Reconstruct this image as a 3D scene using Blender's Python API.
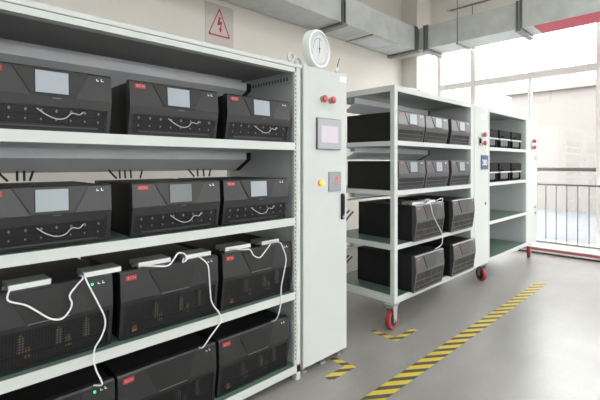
import bpy, math, random
from mathutils import Vector, Matrix
random.seed(7)
for o in list(bpy.data.objects): bpy.data.objects.remove(o)
sc = bpy.context.scene
COL = sc.collection
PI = math.pi

# ------------------------------------------------------------------ camera
# World: +Y runs along the racks towards the window wall, +X points away from the back wall, z up.
F_PX, CAM_H, VP = 405.0, 1.40, 416.0
cam_d = bpy.data.cameras.new('camera')
cam = bpy.data.objects.new('camera', cam_d); COL.objects.link(cam)
cam_d.sensor_width = 36.0; cam_d.lens = 36.0 * F_PX / 600.0
cam_d.shift_y = -(200 - 163) / 600.0
cam_d.clip_start = 0.05
cam.location = (0, 0, CAM_H)
cam.rotation_euler = (PI / 2, 0, math.atan2(VP, F_PX))
sc.camera = cam

# ------------------------------------------------------------------ light, world, exposure
sc.view_settings.view_transform = 'Standard'
sc.view_settings.look = 'None'
sc.view_settings.gamma = 1.0
sc.view_settings.use_curve_mapping = False
sc.view_settings.exposure = 0.10
SKY_STRENGTH = 8.2
LAMP_POWER = 23.0
w = bpy.data.worlds.new('overcast_sky'); sc.world = w; w.use_nodes = True
bg = w.node_tree.nodes['Background']
bg.inputs['Color'].default_value = (1.0, 0.995, 0.985, 1); bg.inputs['Strength'].default_value = SKY_STRENGTH

# ------------------------------------------------------------------ materials
MATS = {}
def mat(name, col, rough=0.5, metal=0.0, spec=0.5, emit=None, es=0.0, var=0.0, vscale=8.0, bump=0.0, bscale=60.0, coat=0.0):
    m = bpy.data.materials.new(name); m.use_nodes = True
    nt = m.node_tree; b = nt.nodes['Principled BSDF']
    b.inputs['Base Color'].default_value = (*col, 1); b.inputs['Roughness'].default_value = rough
    b.inputs['Metallic'].default_value = metal; b.inputs['Specular IOR Level'].default_value = spec
    b.inputs['Coat Weight'].default_value = coat; b.inputs['Coat Roughness'].default_value = 0.32
    m.cycles.emission_sampling = 'NONE'
    if emit: b.inputs['Emission Color'].default_value = (*emit, 1); b.inputs['Emission Strength'].default_value = es
    tc = nt.nodes.new('ShaderNodeTexCoord')
    if var:
        n = nt.nodes.new('ShaderNodeTexNoise'); n.inputs['Scale'].default_value = vscale; n.inputs['Detail'].default_value = 5
        r = nt.nodes.new('ShaderNodeMapRange'); r.inputs['From Min'].default_value = 0.3; r.inputs['From Max'].default_value = 0.7
        r.inputs['To Min'].default_value = 1 - var; r.inputs['To Max'].default_value = 1 + var
        mx = nt.nodes.new('ShaderNodeMix'); mx.data_type = 'RGBA'; mx.blend_type = 'MULTIPLY'; mx.inputs['Factor'].default_value = 1
        mx.inputs['A'].default_value = (*col, 1)
        nt.links.new(tc.outputs['Object'], n.inputs['Vector']); nt.links.new(n.outputs['Fac'], r.inputs['Value'])
        nt.links.new(r.outputs['Result'], mx.inputs['B']); nt.links.new(mx.outputs['Result'], b.inputs['Base Color'])
    if bump:
        n2 = nt.nodes.new('ShaderNodeTexNoise'); n2.inputs['Scale'].default_value = bscale; n2.inputs['Detail'].default_value = 3
        bp = nt.nodes.new('ShaderNodeBump'); bp.inputs['Strength'].default_value = bump; bp.inputs['Distance'].default_value = 0.01
        nt.links.new(tc.outputs['Object'], n2.inputs['Vector']); nt.links.new(n2.outputs['Fac'], bp.inputs['Height'])
        nt.links.new(bp.outputs['Normal'], b.inputs['Normal'])
    MATS[name] = m
    return m

mat('white_steel', (0.575, 0.603, 0.59), 0.5, spec=0.25, var=0.02, vscale=3, bump=0.02, bscale=300)
mat('panel_steel', (0.50, 0.53, 0.55), 0.42, var=0.03, vscale=3)
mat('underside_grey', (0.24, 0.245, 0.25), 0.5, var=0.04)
mat('hood_grey', (0.70, 0.72, 0.76), 0.45, var=0.03)
mat('green_mat', (0.085, 0.145, 0.115), 0.36, var=0.1, vscale=20)
mat('charcoal', (0.0085, 0.0092, 0.011), 0.36, spec=0.45, var=0.06, vscale=25, coat=0.3)
mat('charcoal_panel', (0.0065, 0.0065, 0.0075), 0.36, spec=0.4, coat=0.2)
mat('charcoal_sheen', (0.045, 0.045, 0.047), 0.36, spec=0.5, var=0.05, vscale=25, coat=0.5)  # charcoal bezel made lighter: window reflection put into the colour
mat('charcoal_panel_sheen', (0.036, 0.036, 0.038), 0.36, coat=0.3)  # matching panel, also lightened for the window reflection
mat('groove_black', (0.004, 0.004, 0.005), 0.6)
mat('black_steel', (0.007, 0.0075, 0.008), 0.5, spec=0.3, var=0.1, vscale=15)
mat('label_red', (0.36, 0.014, 0.022), 0.4)
mat('label_red_sheen', (0.20, 0.06, 0.065), 0.4)  # red label dulled: washed-out gloss put into the colour
mat('led_pale', (0.5, 0.7, 0.65), 0.4, emit=(0.5, 0.9, 0.8), es=0.5)
mat('lettering_pale', (0.62, 0.30, 0.30), 0.5)
mat('mark_white', (0.75, 0.8, 0.8), 0.5)
mat('led_green', (0.02, 0.5, 0.08), 0.4, emit=(0.03, 0.9, 0.15), es=2.2)
mat('lcd_pale', (0.25, 0.28, 0.315), 0.3, emit=(0.60, 0.66, 0.75), es=0.14)
mat('lcd_grey', (0.20, 0.23, 0.25), 0.3, emit=(0.5, 0.6, 0.66), es=0.16)
mat('lcd_dim', (0.09, 0.105, 0.11), 0.3, emit=(0.4, 0.5, 0.5), es=0.08)
mat('stud_metal', (0.20, 0.20, 0.21), 0.4, metal=0.5)
mat('vent_dark', (0.05, 0.05, 0.053), 0.45)
mat('brass', (0.22, 0.14, 0.07), 0.45, metal=0.3, var=0.25, vscale=40)
mat('pale_terminal', (0.15, 0.14, 0.115), 0.5)
mat('brown_terminal', (0.22, 0.10, 0.05), 0.5)
mat('cable_white', (0.78, 0.79, 0.82), 0.45)
mat('cable_black', (0.012, 0.012, 0.013), 0.5)
mat('wire_grey', (0.45, 0.46, 0.48), 0.5)
mat('adapter_top', (0.27, 0.30, 0.285), 0.35, metal=0.2)
mat('adapter_white', (0.80, 0.83, 0.83), 0.4)
mat('zinc', (0.45, 0.46, 0.46), 0.38, metal=0.6, var=0.1, vscale=30)
mat('caster_red', (0.33, 0.035, 0.043), 0.4, var=0.08, vscale=30)
mat('caster_black', (0.015, 0.015, 0.015), 0.5)
mat('galvanised', (0.60, 0.63, 0.61), 0.42, metal=0.12, var=0.10, vscale=5)
mat('flange_steel', (0.17, 0.17, 0.16), 0.5, metal=0.4, var=0.1)
mat('flange_bar', (0.30, 0.30, 0.285), 0.5, metal=0.3, var=0.1)
mat('wall_cream', (0.79, 0.75, 0.695), 0.85, var=0.03, vscale=1.5, bump=0.02, bscale=120)
mat('ceiling_white', (0.72, 0.69, 0.65), 0.9, var=0.02)
mat('frame_cream', (0.93, 0.90, 0.88), 0.5)
mat('frame_white', (0.95, 0.95, 0.94), 0.5)
mat('sill_brown', (0.20, 0.175, 0.155), 0.45)
mat('rail_grey', (0.22, 0.20, 0.20), 0.4, metal=0.3)
mat('curb_white', (0.78, 0.78, 0.77), 0.5, var=0.03)
mat('curb_red', (0.42, 0.10, 0.11), 0.55, var=0.1)
mat('curb_dark', (0.05, 0.05, 0.05), 0.6)
mat('banner_red', (0.62, 0.10, 0.14), 0.6)
mat('sign_paper', (0.60, 0.55, 0.52), 0.35)
mat('sign_red', (0.50, 0.03, 0.04), 0.5)
mat('knob_red', (0.60, 0.06, 0.065), 0.35, coat=0.2)
mat('knob_collar', (0.45, 0.47, 0.47), 0.3, metal=0.6)
mat('lamp_amber', (0.9, 0.5, 0.05), 0.3, emit=(1.0, 0.52, 0.06), es=0.9)
mat('lamp_ring', (0.85, 0.30, 0.16), 0.3)
mat('hmi_frame', (0.13, 0.13, 0.145), 0.45)
mat('hmi_face', (0.40, 0.40, 0.44), 0.45)
mat('hmi_glass', (0.50, 0.46, 0.50), 0.3, emit=(0.9, 0.85, 0.9), es=0.10)
mat('meter_grey', (0.29, 0.30, 0.33), 0.45)
mat('digit_red', (0.6, 0.05, 0.04), 0.4, emit=(1.0, 0.06, 0.05), es=0.8)
mat('handle_black', (0.02, 0.023, 0.025), 0.35)
mat('sticker_white', (0.86, 0.87, 0.86), 0.5)
mat('tag_blue', (0.075, 0.09, 0.19), 0.45)
mat('cap_blue', (0.05, 0.09, 0.45), 0.4)
mat('dial_rim', (0.80, 0.84, 0.82), 0.35)
mat('dial_face', (0.60, 0.62, 0.63), 0.5)
mat('dial_blue', (0.33, 0.40, 0.55), 0.5)
mat('dial_pink', (0.75, 0.50, 0.50), 0.5)
mat('dial_dark', (0.12, 0.12, 0.13), 0.5)
mat('module_black', (0.006, 0.006, 0.007), 0.7, spec=0.2)
mat('module_grey', (0.10, 0.105, 0.11), 0.5)
mat('module_strip', (0.62, 0.64, 0.64), 0.35)
mat('lamp_housing', (0.8, 0.8, 0.8), 0.5)
mat('lamp_tube', (1, 1, 1), 0.5, emit=(1.0, 0.98, 0.94), es=2.0)
mat('building_peach', (0.22, 0.2, 0.187), 0.9, var=0.03, vscale=0.6)
mat('pavement', (0.135, 0.145, 0.155), 0.9, var=0.05, vscale=0.8)
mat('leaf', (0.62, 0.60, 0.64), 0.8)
mat('bark', (0.2, 0.17, 0.15), 0.9)

def nodes_of(name, col, rough):
    m = bpy.data.materials.new(name); m.use_nodes = True; MATS[name] = m
    nt = m.node_tree; b = nt.nodes['Principled BSDF']
    b.inputs['Base Color'].default_value = (*col, 1); b.inputs['Roughness'].default_value = rough
    return m, nt, b
def math_node(nt, op, a, b=None, c=None):
    n = nt.nodes.new('ShaderNodeMath'); n.operation = op
    for i, v in enumerate((a, b, c)):
        if v is None: continue
        if isinstance(v, (int, float)): n.inputs[i].default_value = v
        else: nt.links.new(v, n.inputs[i])
    return n.outputs[0]

# concrete floor with a thin polished sealer: mottled, scuffed, with long faint streaks
m, nt, b = nodes_of('sealed_concrete', (0.3, 0.3, 0.3), 0.3)
tc = nt.nodes.new('ShaderNodeTexCoord')
def noise(scale, detail, vec):
    n = nt.nodes.new('ShaderNodeTexNoise'); n.inputs['Scale'].default_value = scale; n.inputs['Detail'].default_value = detail
    nt.links.new(vec, n.inputs['Vector']); return n.outputs['Fac']
mp = nt.nodes.new('ShaderNodeMapping'); mp.inputs['Scale'].default_value = (3.0, 0.8, 1); nt.links.new(tc.outputs['Object'], mp.inputs['Vector'])
s = math_node(nt, 'ADD', math_node(nt, 'MULTIPLY', noise(1.3, 6, tc.outputs['Object']), 0.5),
              math_node(nt, 'ADD', math_node(nt, 'MULTIPLY', noise(2.2, 5, mp.outputs['Vector']), 0.3),
                        math_node(nt, 'MULTIPLY', noise(38, 4, tc.outputs['Object']), 0.2)))
cr = nt.nodes.new('ShaderNodeValToRGB'); nt.links.new(s, cr.inputs['Fac'])
cr.color_ramp.elements[0].position = 0.32; cr.color_ramp.elements[0].color = (0.20, 0.193, 0.178, 1)
cr.color_ramp.elements[1].position = 0.66; cr.color_ramp.elements[1].color = (0.285, 0.276, 0.258, 1)
nt.links.new(cr.outputs['Color'], b.inputs['Base Color'])
rr = nt.nodes.new('ShaderNodeMapRange'); nt.links.new(s, rr.inputs['Value'])
rr.inputs['From Min'].default_value = 0.3; rr.inputs['From Max'].default_value = 0.7
rr.inputs['To Min'].default_value = 0.34; rr.inputs['To Max'].default_value = 0.29
nt.links.new(rr.outputs['Result'], b.inputs['Roughness'])
bp = nt.nodes.new('ShaderNodeBump'); bp.inputs['Strength'].default_value = 0.04; bp.inputs['Distance'].default_value = 0.02
b.inputs['Specular IOR Level'].default_value = 1.0
nt.links.new(noise(1.7, 2, tc.outputs['Object']), bp.inputs['Height']); nt.links.new(bp.outputs['Normal'], b.inputs['Normal'])

# hazard tape: slanted yellow and black bars, worn
m, nt, b = nodes_of('hazard_tape', (0.7, 0.5, 0.05), 0.45)
tc = nt.nodes.new('ShaderNodeTexCoord'); sp = nt.nodes.new('ShaderNodeSeparateXYZ'); nt.links.new(tc.outputs['Object'], sp.inputs[0])
ph = math_node(nt, 'ADD', sp.outputs['Y'], math_node(nt, 'MULTIPLY', sp.outputs['X'], -1.44))
fr = math_node(nt, 'FRACT', math_node(nt, 'DIVIDE', math_node(nt, 'ADD', ph, 20.0), 0.146))
st = math_node(nt, 'GREATER_THAN', fr, 0.55)
nz = nt.nodes.new('ShaderNodeTexNoise'); nz.inputs['Scale'].default_value = 30; nt.links.new(tc.outputs['Object'], nz.inputs['Vector'])
mx = nt.nodes.new('ShaderNodeMix'); mx.data_type = 'RGBA'; nt.links.new(st, mx.inputs['Factor'])
mx.inputs['A'].default_value = (0.62, 0.47, 0.045, 1); mx.inputs['B'].default_value = (0.045, 0.04, 0.025, 1)
mw = nt.nodes.new('ShaderNodeMix'); mw.data_type = 'RGBA'; nt.links.new(mx.outputs['Result'], mw.inputs['A']); mw.inputs['B'].default_value = (0.28, 0.25, 0.19, 1)
nt.links.new(math_node(nt, 'MULTIPLY', nz.outputs['Fac'], 0.25), mw.inputs['Factor'])
nt.links.new(mw.outputs['Result'], b.inputs['Base Color'])

# woven wire screens of the device fronts: a lattice of wires with real (transparent) holes
def screen(name, col, per, thr):
    m, nt, b = nodes_of(name, col, 0.45)
    b.inputs['Metallic'].default_value = 0.3
    tc = nt.nodes.new('ShaderNodeTexCoord'); sp = nt.nodes.new('ShaderNodeSeparateXYZ'); nt.links.new(tc.outputs['Object'], sp.inputs[0])
    p = math_node(nt, 'SINE', math_node(nt, 'MULTIPLY', math_node(nt, 'ADD', sp.outputs['Y'], sp.outputs['Z']), 2 * PI / per))
    q = math_node(nt, 'SINE', math_node(nt, 'MULTIPLY', math_node(nt, 'SUBTRACT', sp.outputs['Y'], sp.outputs['Z']), 2 * PI / per))
    hole = math_node(nt, 'GREATER_THAN', math_node(nt, 'MULTIPLY', p, q), thr)
    tr = nt.nodes.new('ShaderNodeBsdfTransparent'); ms = nt.nodes.new('ShaderNodeMixShader')
    out = nt.nodes['Material Output']
    nt.links.new(hole, ms.inputs[0]); nt.links.new(b.outputs[0], ms.inputs[1]); nt.links.new(tr.outputs[0], ms.inputs[2])
    nt.links.new(ms.outputs[0], out.inputs['Surface'])
screen('wire_screen', (0.022, 0.022, 0.024), 0.022, 0.02)
screen('grey_screen', (0.04, 0.04, 0.042), 0.016, 0.15)
screen('vent_screen', (0.025, 0.025, 0.028), 0.016, 0.02)

# window glass: thin clear pane with a surface reflection
m, nt, b = nodes_of('pane_glass', (1, 1, 1), 0.02)
tr = nt.nodes.new('ShaderNodeBsdfTransparent'); tr.inputs[0].default_value = (0.96, 0.97, 0.97, 1)
gl = nt.nodes.new('ShaderNodeBsdfGlossy'); gl.inputs['Roughness'].default_value = 0.02
ms = nt.nodes.new('ShaderNodeMixShader'); ms.inputs[0].default_value = 0.05
nt.links.new(tr.outputs[0], ms.inputs[1]); nt.links.new(gl.outputs[0], ms.inputs[2])
nt.links.new(ms.outputs[0], nt.nodes['Material Output'].inputs['Surface'])

# ------------------------------------------------------------------ mesh helpers
class MB:
    def __init__(self): self.v = []; self.f = []
    def add(self, vs, fs):
        n = len(self.v); self.v += [tuple(p) for p in vs]; self.f += [tuple(i + n for i in q) for q in fs]; return self
    def box(self, x0, x1, y0, y1, z0, z1):
        if x0 > x1: x0, x1 = x1, x0
        if y0 > y1: y0, y1 = y1, y0
        if z0 > z1: z0, z1 = z1, z0
        return self.add([(x0,y0,z0),(x1,y0,z0),(x1,y1,z0),(x0,y1,z0),(x0,y0,z1),(x1,y0,z1),(x1,y1,z1),(x0,y1,z1)],
                        [(0,3,2,1),(4,5,6,7),(0,1,5,4),(1,2,6,5),(2,3,7,6),(3,0,4,7)])
    def prism(self, pts, axis, a, b):
        """polygon extruded along an axis: 'x' takes (y,z), 'y' takes (x,z), 'z' takes (x,y)"""
        def P(p, t): return {'x': (t, p[0], p[1]), 'y': (p[0], t, p[1]), 'z': (p[0], p[1], t)}[axis]
        n = len(pts)
        return self.add([P(p, a) for p in pts] + [P(p, b) for p in pts],
                        [tuple(range(n))[::-1], tuple(range(n, 2 * n))] + [(i, (i + 1) % n, n + (i + 1) % n, n + i) for i in range(n)])
    def plate(self, pts, xf, o0, o1):
        """polygon in (y,z) that hugs the surface x = xf(z), from offset o0 to o1"""
        n = len(pts)
        return self.add([(xf(z) + o0, y, z) for y, z in pts] + [(xf(z) + o1, y, z) for y, z in pts],
                        [tuple(range(n))[::-1], tuple(range(n, 2 * n))] + [(i, (i + 1) % n, n + (i + 1) % n, n + i) for i in range(n)])
    def ring(self, outer, inner, axis, a, b):
        n = len(outer)
        def P(p, t): return {'x': (t, p[0], p[1]), 'y': (p[0], t, p[1]), 'z': (p[0], p[1], t)}[axis]
        vs = [P(p, a) for p in outer] + [P(p, a) for p in inner] + [P(p, b) for p in outer] + [P(p, b) for p in inner]
        fs = []
        for i in range(n):
            j = (i + 1) % n
            fs += [(i, n + i, n + j, j), (2*n + i, 2*n + j, 3*n + j, 3*n + i), (i, j, 2*n + j, 2*n + i), (n + i, 3*n + i, 3*n + j, n + j)]
        return self.add(vs, fs)
    def lathe(self, prof, c, axis, n=24):
        """prof: list of (r, t) along the axis through c"""
        c = Vector(c); vs = []; fs = []
        A = {'x': (Vector((0,1,0)), Vector((0,0,1)), Vector((1,0,0))), 'y': (Vector((0,0,1)), Vector((1,0,0)), Vector((0,1,0))), 'z': (Vector((1,0,0)), Vector((0,1,0)), Vector((0,0,1)))}[axis]
        for r, t in prof:
            for k in range(n):
                a = 2 * PI * k / n
                vs.append(c + A[0] * (r * math.cos(a)) + A[1] * (r * math.sin(a)) + A[2] * t)
        m = len(prof)
        for i in range(m - 1):
            for k in range(n):
                k2 = (k + 1) % n
                fs.append((i*n + k, i*n + k2, (i+1)*n + k2, (i+1)*n + k))
        fs.append(tuple(range(n))[::-1]); fs.append(tuple((m-1)*n + k for k in range(n)))
        return self.add(vs, fs)
    def tube(self, path, r, n=8, smooth=True):
        P = [Vector(p) for p in path]
        if smooth and len(P) > 2:
            Q = []
            for i in range(len(P) - 1):
                p0, p1, p2, p3 = P[max(i-1, 0)], P[i], P[i+1], P[min(i+2, len(P)-1)]
                for k in range(4):
                    t = k / 4
                    Q.append(0.5 * ((2*p1) + (p2-p0)*t + (2*p0-5*p1+4*p2-p3)*t*t + (3*p1-p0-3*p2+p3)*t*t*t))
            P = Q + [P[-1]]
        T = [(P[min(i+1, len(P)-1)] - P[max(i-1, 0)]).normalized() for i in range(len(P))]
        ref = Vector((0,0,1)) if abs(T[0].z) < 0.9 else Vector((1,0,0))
        N = (ref - T[0] * ref.dot(T[0])).normalized(); vs = []; fs = []
        for i, p in enumerate(P):
            N = (N - T[i] * N.dot(T[i])).normalized(); B = T[i].cross(N)
            for k in range(n):
                a = 2 * PI * k / n; vs.append(p + N * (r * math.cos(a)) + B * (r * math.sin(a)))
        for i in range(len(P) - 1):
            for k in range(n):
                k2 = (k+1) % n; fs.append((i*n+k, i*n+k2, (i+1)*n+k2, (i+1)*n+k))
        fs.append(tuple(range(n))[::-1]); fs.append(tuple((len(P)-1)*n + k for k in range(n)))
        return self.add(vs, fs)
    def build(self, name, material, parent=None, bevel=0.0, smooth=False, loc=None, label=None):
        me = bpy.data.meshes.new(name); me.from_pydata(self.v, [], self.f); me.update()
        import bmesh
        bm = bmesh.new(); bm.from_mesh(me); bmesh.ops.recalc_face_normals(bm, faces=bm.faces[:])
        if bevel: bmesh.ops.bevel(bm, geom=bm.edges[:], offset=bevel, segments=2, affect='EDGES', clamp_overlap=True)
        bm.to_mesh(me); bm.free()
        if smooth:
            for p in me.polygons: p.use_smooth = True
            me.set_sharp_from_angle(angle=math.radians(40))
        me.materials.append(MATS[material])
        o = bpy.data.objects.new(name, me); COL.objects.link(o)
        if parent: o.parent = parent
        if loc: o.location = loc
        if label: o['label'] = label
        return o

def tag(o, label, cat, group=None):
    o['label'] = label; o['category'] = cat
    if group: o['group'] = group
    return o
def thing(name, label, cat, loc=(0,0,0), rz=0.0, group=None):
    o = bpy.data.objects.new(name, None); COL.objects.link(o); o.empty_display_size = 0.1
    o.location = loc; o.rotation_euler = (0, 0, rz)
    return tag(o, label, cat, group)
def struct(o): o['kind'] = 'structure'; return o
def stuff(o): o['kind'] = 'stuff'; return o
def kids(o): return [c for c in bpy.data.objects if c.parent == o]
def copy_tree(o, parent=None):
    c = o.copy(); COL.objects.link(c); c.parent = parent
    for ch in kids(o): copy_tree(ch, c)
    return c
TEXT = {}
def text_mesh(s, size, depth=0.0006):
    key = (s, size)
    if key in TEXT: return TEXT[key]
    cu = bpy.data.curves.new('lettering', 'FONT'); cu.body = s; cu.size = size; cu.extrude = depth; cu.align_x = 'CENTER'; cu.align_y = 'CENTER'
    cu.resolution_u = 3
    t = bpy.data.objects.new('lettering_source', cu); COL.objects.link(t)
    me = bpy.data.meshes.new_from_object(t); me.name = 'lettering'
    bpy.data.objects.remove(t); bpy.data.curves.remove(cu)
    TEXT[key] = me; return me
def text(s, size, material, loc, parent=None, tilt=0.0, name='lettering', squeeze=1.0):
    """lettering that faces +X and reads towards +Y"""
    me = text_mesh(s, size)
    if not me.materials: me.materials.append(MATS[material])
    o = bpy.data.objects.new(name, me); COL.objects.link(o)
    o.rotation_euler = (PI/2 - tilt, 0, PI/2); o.location = loc; o.scale = (squeeze, 1, 1)
    if parent: o.parent = parent
    return o

# ------------------------------------------------------------------ the setting
XW = -4.22          # back wall
YG = 7.40           # window glass line
ZC = 4.80           # ceiling
XR, YB = 5.0, -4.0
struct(MB().box(XW, XR, YB, 7.02, -0.1, 0).build('floor', 'sealed_concrete'))
struct(MB().box(XW - 0.2, XR + 0.2, YB - 0.2, YG + 0.2, ZC, ZC + 0.1).build('ceiling', 'ceiling_white'))
struct(MB().box(XW - 0.2, XW, YB, YG + 0.1, -0.1, ZC).build('wall_back', 'wall_cream'))
WZ0, WZ1 = 1.15, 2.55                               # unseen window band added to the side wall for frontal light on the racks
ADDED_SIDE = [(-3.2, -1.4), (-0.9, 0.9), (1.4, 3.2), (3.7, 5.5)]
wr = MB().box(XR, XR + 0.2, YB, YG + 0.1, -0.1, WZ0).box(XR, XR + 0.2, YB, YG + 0.1, WZ1, ZC)
for a, b_ in zip([YB] + [q[1] for q in ADDED_SIDE], [q[0] for q in ADDED_SIDE] + [YG + 0.1]): wr.box(XR, XR + 0.2, a, b_, WZ0, WZ1)
struct(wr.build('wall_right', 'wall_cream'))
for i, (a, b_) in enumerate(ADDED_SIDE):
    fr_ = struct(MB().ring([(a, WZ0), (b_, WZ0), (b_, WZ1), (a, WZ1)], [(a + 0.05, WZ0 + 0.05), (b_ - 0.05, WZ0 + 0.05), (b_ - 0.05, WZ1 - 0.05), (a + 0.05, WZ1 - 0.05)], 'x', XR + 0.05, XR + 0.11).build('window_%d' % (i + 2), 'frame_cream'))  # added windows out of view, let sky light onto the rack fronts
    MB().box(XR + 0.05, XR + 0.11, (a + b_) / 2 - 0.03, (a + b_) / 2 + 0.03, WZ0 + 0.05, WZ1 - 0.05).build('mullion', 'frame_cream', fr_)
    for c_, d_ in ((a + 0.05, (a + b_) / 2 - 0.03), ((a + b_) / 2 + 0.03, b_ - 0.05)):
        MB().box(XR + 0.08, XR + 0.086, c_, d_, WZ0 + 0.05, WZ1 - 0.05).build('pane', 'pane_glass', fr_)
struct(MB().box(XW - 0.2, XR + 0.2, YB - 0.2, YB, -0.1, ZC).build('wall_rear', 'wall_cream'))
struct(MB().box(XW, -3.90, 6.84, YG + 0.1, 0, ZC).build('wall_column', 'wall_cream'))
struct(MB().box(-3.90, XR, YG - 0.04, YG + 0.16, 3.95, ZC).build('wall_window_header', 'wall_cream'))
# low kerb in front of the glazing
k = struct(MB().box(-3.90, XR, 7.05, YG + 0.1, -0.1, 0.10).build('trim_1', 'curb_white'))
MB().box(-3.90, XR, 7.02, 7.05, 0.048, 0.085).build('red_strip', 'curb_red', k)
MB().box(-3.90, XR, 7.02, 7.05, -0.1, 0.024).build('dark_skirting', 'curb_dark', k)
MB().box(-3.90, XR, 7.02, 7.05, 0.024, 0.048).build('kerb_band', 'curb_white', k)
MB().box(-3.90, XR, 7.02, 7.05, 0.085, 0.10).build('kerb_nosing', 'curb_white', k)
# glazed wall
MULL = [-3.72, -3.07, -1.20, 0.6, 2.45, 4.3]        # full-height mullions
HALF = [-2.14, -0.32, 1.52, 3.4]                    # mullions below the upper transom only
ZT, ZS = 2.84, 1.30
win = struct(MB().box(-3.76, XR, YG - 0.03, YG + 0.03, 0.10, 0.16).build('window_1', 'frame_cream'))
for x in MULL: MB().box(x - 0.042, x + 0.042, YG - 0.05, YG + 0.03, 0.16, 3.95).build('mullion', 'frame_cream', win)
for x in HALF: MB().box(x - 0.02, x + 0.02, YG - 0.04, YG + 0.02, 0.16, ZT - 0.055).build('mullion', 'frame_white', win)
cols = sorted(MULL + HALF) + [XR]
for a, b_ in zip(MULL, MULL[1:] + [XR]):
    MB().box(a + 0.042, b_ - 0.042, YG - 0.04, YG + 0.02, ZT - 0.055, ZT + 0.055).build('transom', 'frame_cream', win)
    MB().box(a + 0.042, b_ - 0.042, YG + 0.004, YG + 0.010, ZT + 0.055, 3.95).build('pane', 'pane_glass', win)
for a, b_ in zip(cols, cols[1:]):
    MB().box(a + 0.042, b_ - 0.042, YG - 0.05, YG + 0.02, ZS - 0.027, ZS + 0.027).build('sill_bar', 'sill_brown', win)
    MB().box(a + 0.042, b_ - 0.042, YG + 0.004, YG + 0.010, 0.16, ZS - 0.03).build('pane', 'pane_glass', win)
    MB().box(a + 0.042, b_ - 0.042, YG + 0.004, YG + 0.010, ZS + 0.03, ZT - 0.055).build('pane', 'pane_glass', win)

# guard railing on the kerb
r = thing('guard_railing', 'slim grey metal guard railing on the kerb in front of the windows', 'railing', (-3.7, 7.12, 0.10))
x0, x1 = 0.0, 8.5
MB().box(x0, x1, -0.015, 0.015, 0.955, 0.98).build('top_rail', 'rail_grey', r)
MB().box(x0, x1, -0.012, 0.012, 0.062, 0.082).build('bottom_rail', 'rail_grey', r)
bal = MB().lathe([(0.007, 0.08), (0.007, 0.957)], (0, 0, 0), 'z', 8).build('baluster', 'rail_grey', r)
n = int(8.5 / 0.1386)
bal.location = (0.056, 0, 0)
for i in range(1, n):
    c = bal.copy(); COL.objects.link(c); c.parent = r; c.location = (0.056 + i * 0.1386, 0, 0)
for x in (0.02, 2.9, 5.8, 8.48): MB().box(x - 0.015, x + 0.015, -0.015, 0.015, 0, 0.98).build('post', 'rail_grey', r)

# ------------------------------------------------------------------ air ducts
ZD0, ZD1 = 3.38, 3.77
d = thing('air_duct', 'long galvanised air duct hung along the back wall above the racks', 'duct', (XW, 0, ZD0))
MB().box(0.02, 0.55, -3.9, 6.82, 0, ZD1 - ZD0).build('duct_body', 'galvanised', d)
for y in (0.2, 2.3, 4.42, 6.40):
    fl = MB().ring([(0.0, -0.02), (0.575, -0.02), (0.575, 0.41), (0.0, 0.41)], [(0.018, 0.001), (0.552, 0.001), (0.552, 0.389), (0.018, 0.389)], 'y', y - 0.04, y - 0.012).build('flange', 'flange_steel', d)
    MB().ring([(0.0, -0.02), (0.575, -0.02), (0.575, 0.41), (0.0, 0.41)], [(0.018, 0.001), (0.552, 0.001), (0.552, 0.389), (0.018, 0.389)], 'y', y + 0.012, y + 0.04).build('flange', 'flange_steel', d)
    MB().box(0.0, 0.60, y - 0.05, y + 0.05, -0.05, -0.02).build('support_bar', 'flange_bar', d)
    if y < 4: MB().lathe([(0.006, -0.05), (0.006, ZC - ZD0)], (0.588, y, 0), 'z', 8).build('hanger_rod', 'flange_steel', d)
a = MB().ring([(0.07, 5.17), (0.53, 5.17), (0.53, 5.90), (0.07, 5.90)], [(0.13, 5.25), (0.47, 5.25), (0.47, 5.82), (0.13, 5.82)], 'z', -0.014, 0.0).build('air_grille', 'galvanised', d)
MB().box(0.13, 0.47, 5.25, 5.82, -0.006, -0.001).build('grille_plate', 'hood_grey', a)
MB().box(0.02, 0.55, 5.13, 5.15, -0.006, 0.0).build('seam', 'flange_steel', d)

d = thing('air_duct', 'galvanised air duct crossing in front of the top of the windows', 'duct', (-3.64, 6.47, ZD0))
MB().box(0.0, 8.6, 0, 0.52, 0, ZD1 - ZD0).build('duct_body', 'galvanised', d)
for i, x in enumerate((0.13, 0.70, 1.62, 3.3, 4.9)):
    if i != 1:
        for t in (-0.04, 0.012):
            MB().ring([(-0.025, -0.02), (0.54, -0.02), (0.54, 0.41), (-0.025, 0.41)], [(-0.002, 0.001), (0.522, 0.001), (0.522, 0.389), (-0.002, 0.389)], 'x', x + t, x + t + 0.028).build('flange', 'flange_steel', d)
    MB().box(x - (0.04 if i != 1 else 0.015), x + (0.04 if i != 1 else 0.015), -0.045, 0.57, -0.05, -0.02).build('support_bar', 'flange_bar', d)
    if i == 1:
        for y in (-0.03, 0.555): MB().lathe([(0.007, -0.03), (0.007, ZC - ZD0)], (x, y, 0), 'z', 8).build('hanger_rod', 'flange_steel', d)
MB().box(1.80, 4.9 - 0.05, 0.02, 0.50, -0.004, -0.0005).build('red_banner_sheet', 'banner_red', d, label='red sheet on the underside of the duct')

# cable channel above the window duct
t = thing('cable_channel', 'slim grey metal channel under the ceiling above the window duct', 'channel', (-3.15, 6.47, 3.955))
MB().prism([(0, 0), (0.13, 0), (0.13, 0.06), (0.12, 0.06), (0.12, 0.01), (0.01, 0.01), (0.01, 0.06), (0, 0.06)], 'x', 0, 7.5).build('channel_body', 'ceiling_white', t)
MB().box(0.05, 7.45, 0.045, 0.085, -0.010, 0.0).build('slot', 'flange_steel', t)
for x in (2.4, 4.8, 7.2): MB().box(x, x + 0.02, 0.05, 0.07, 0.01, ZC - 3.955).build('hanger_strap', 'flange_steel', t)

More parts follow.
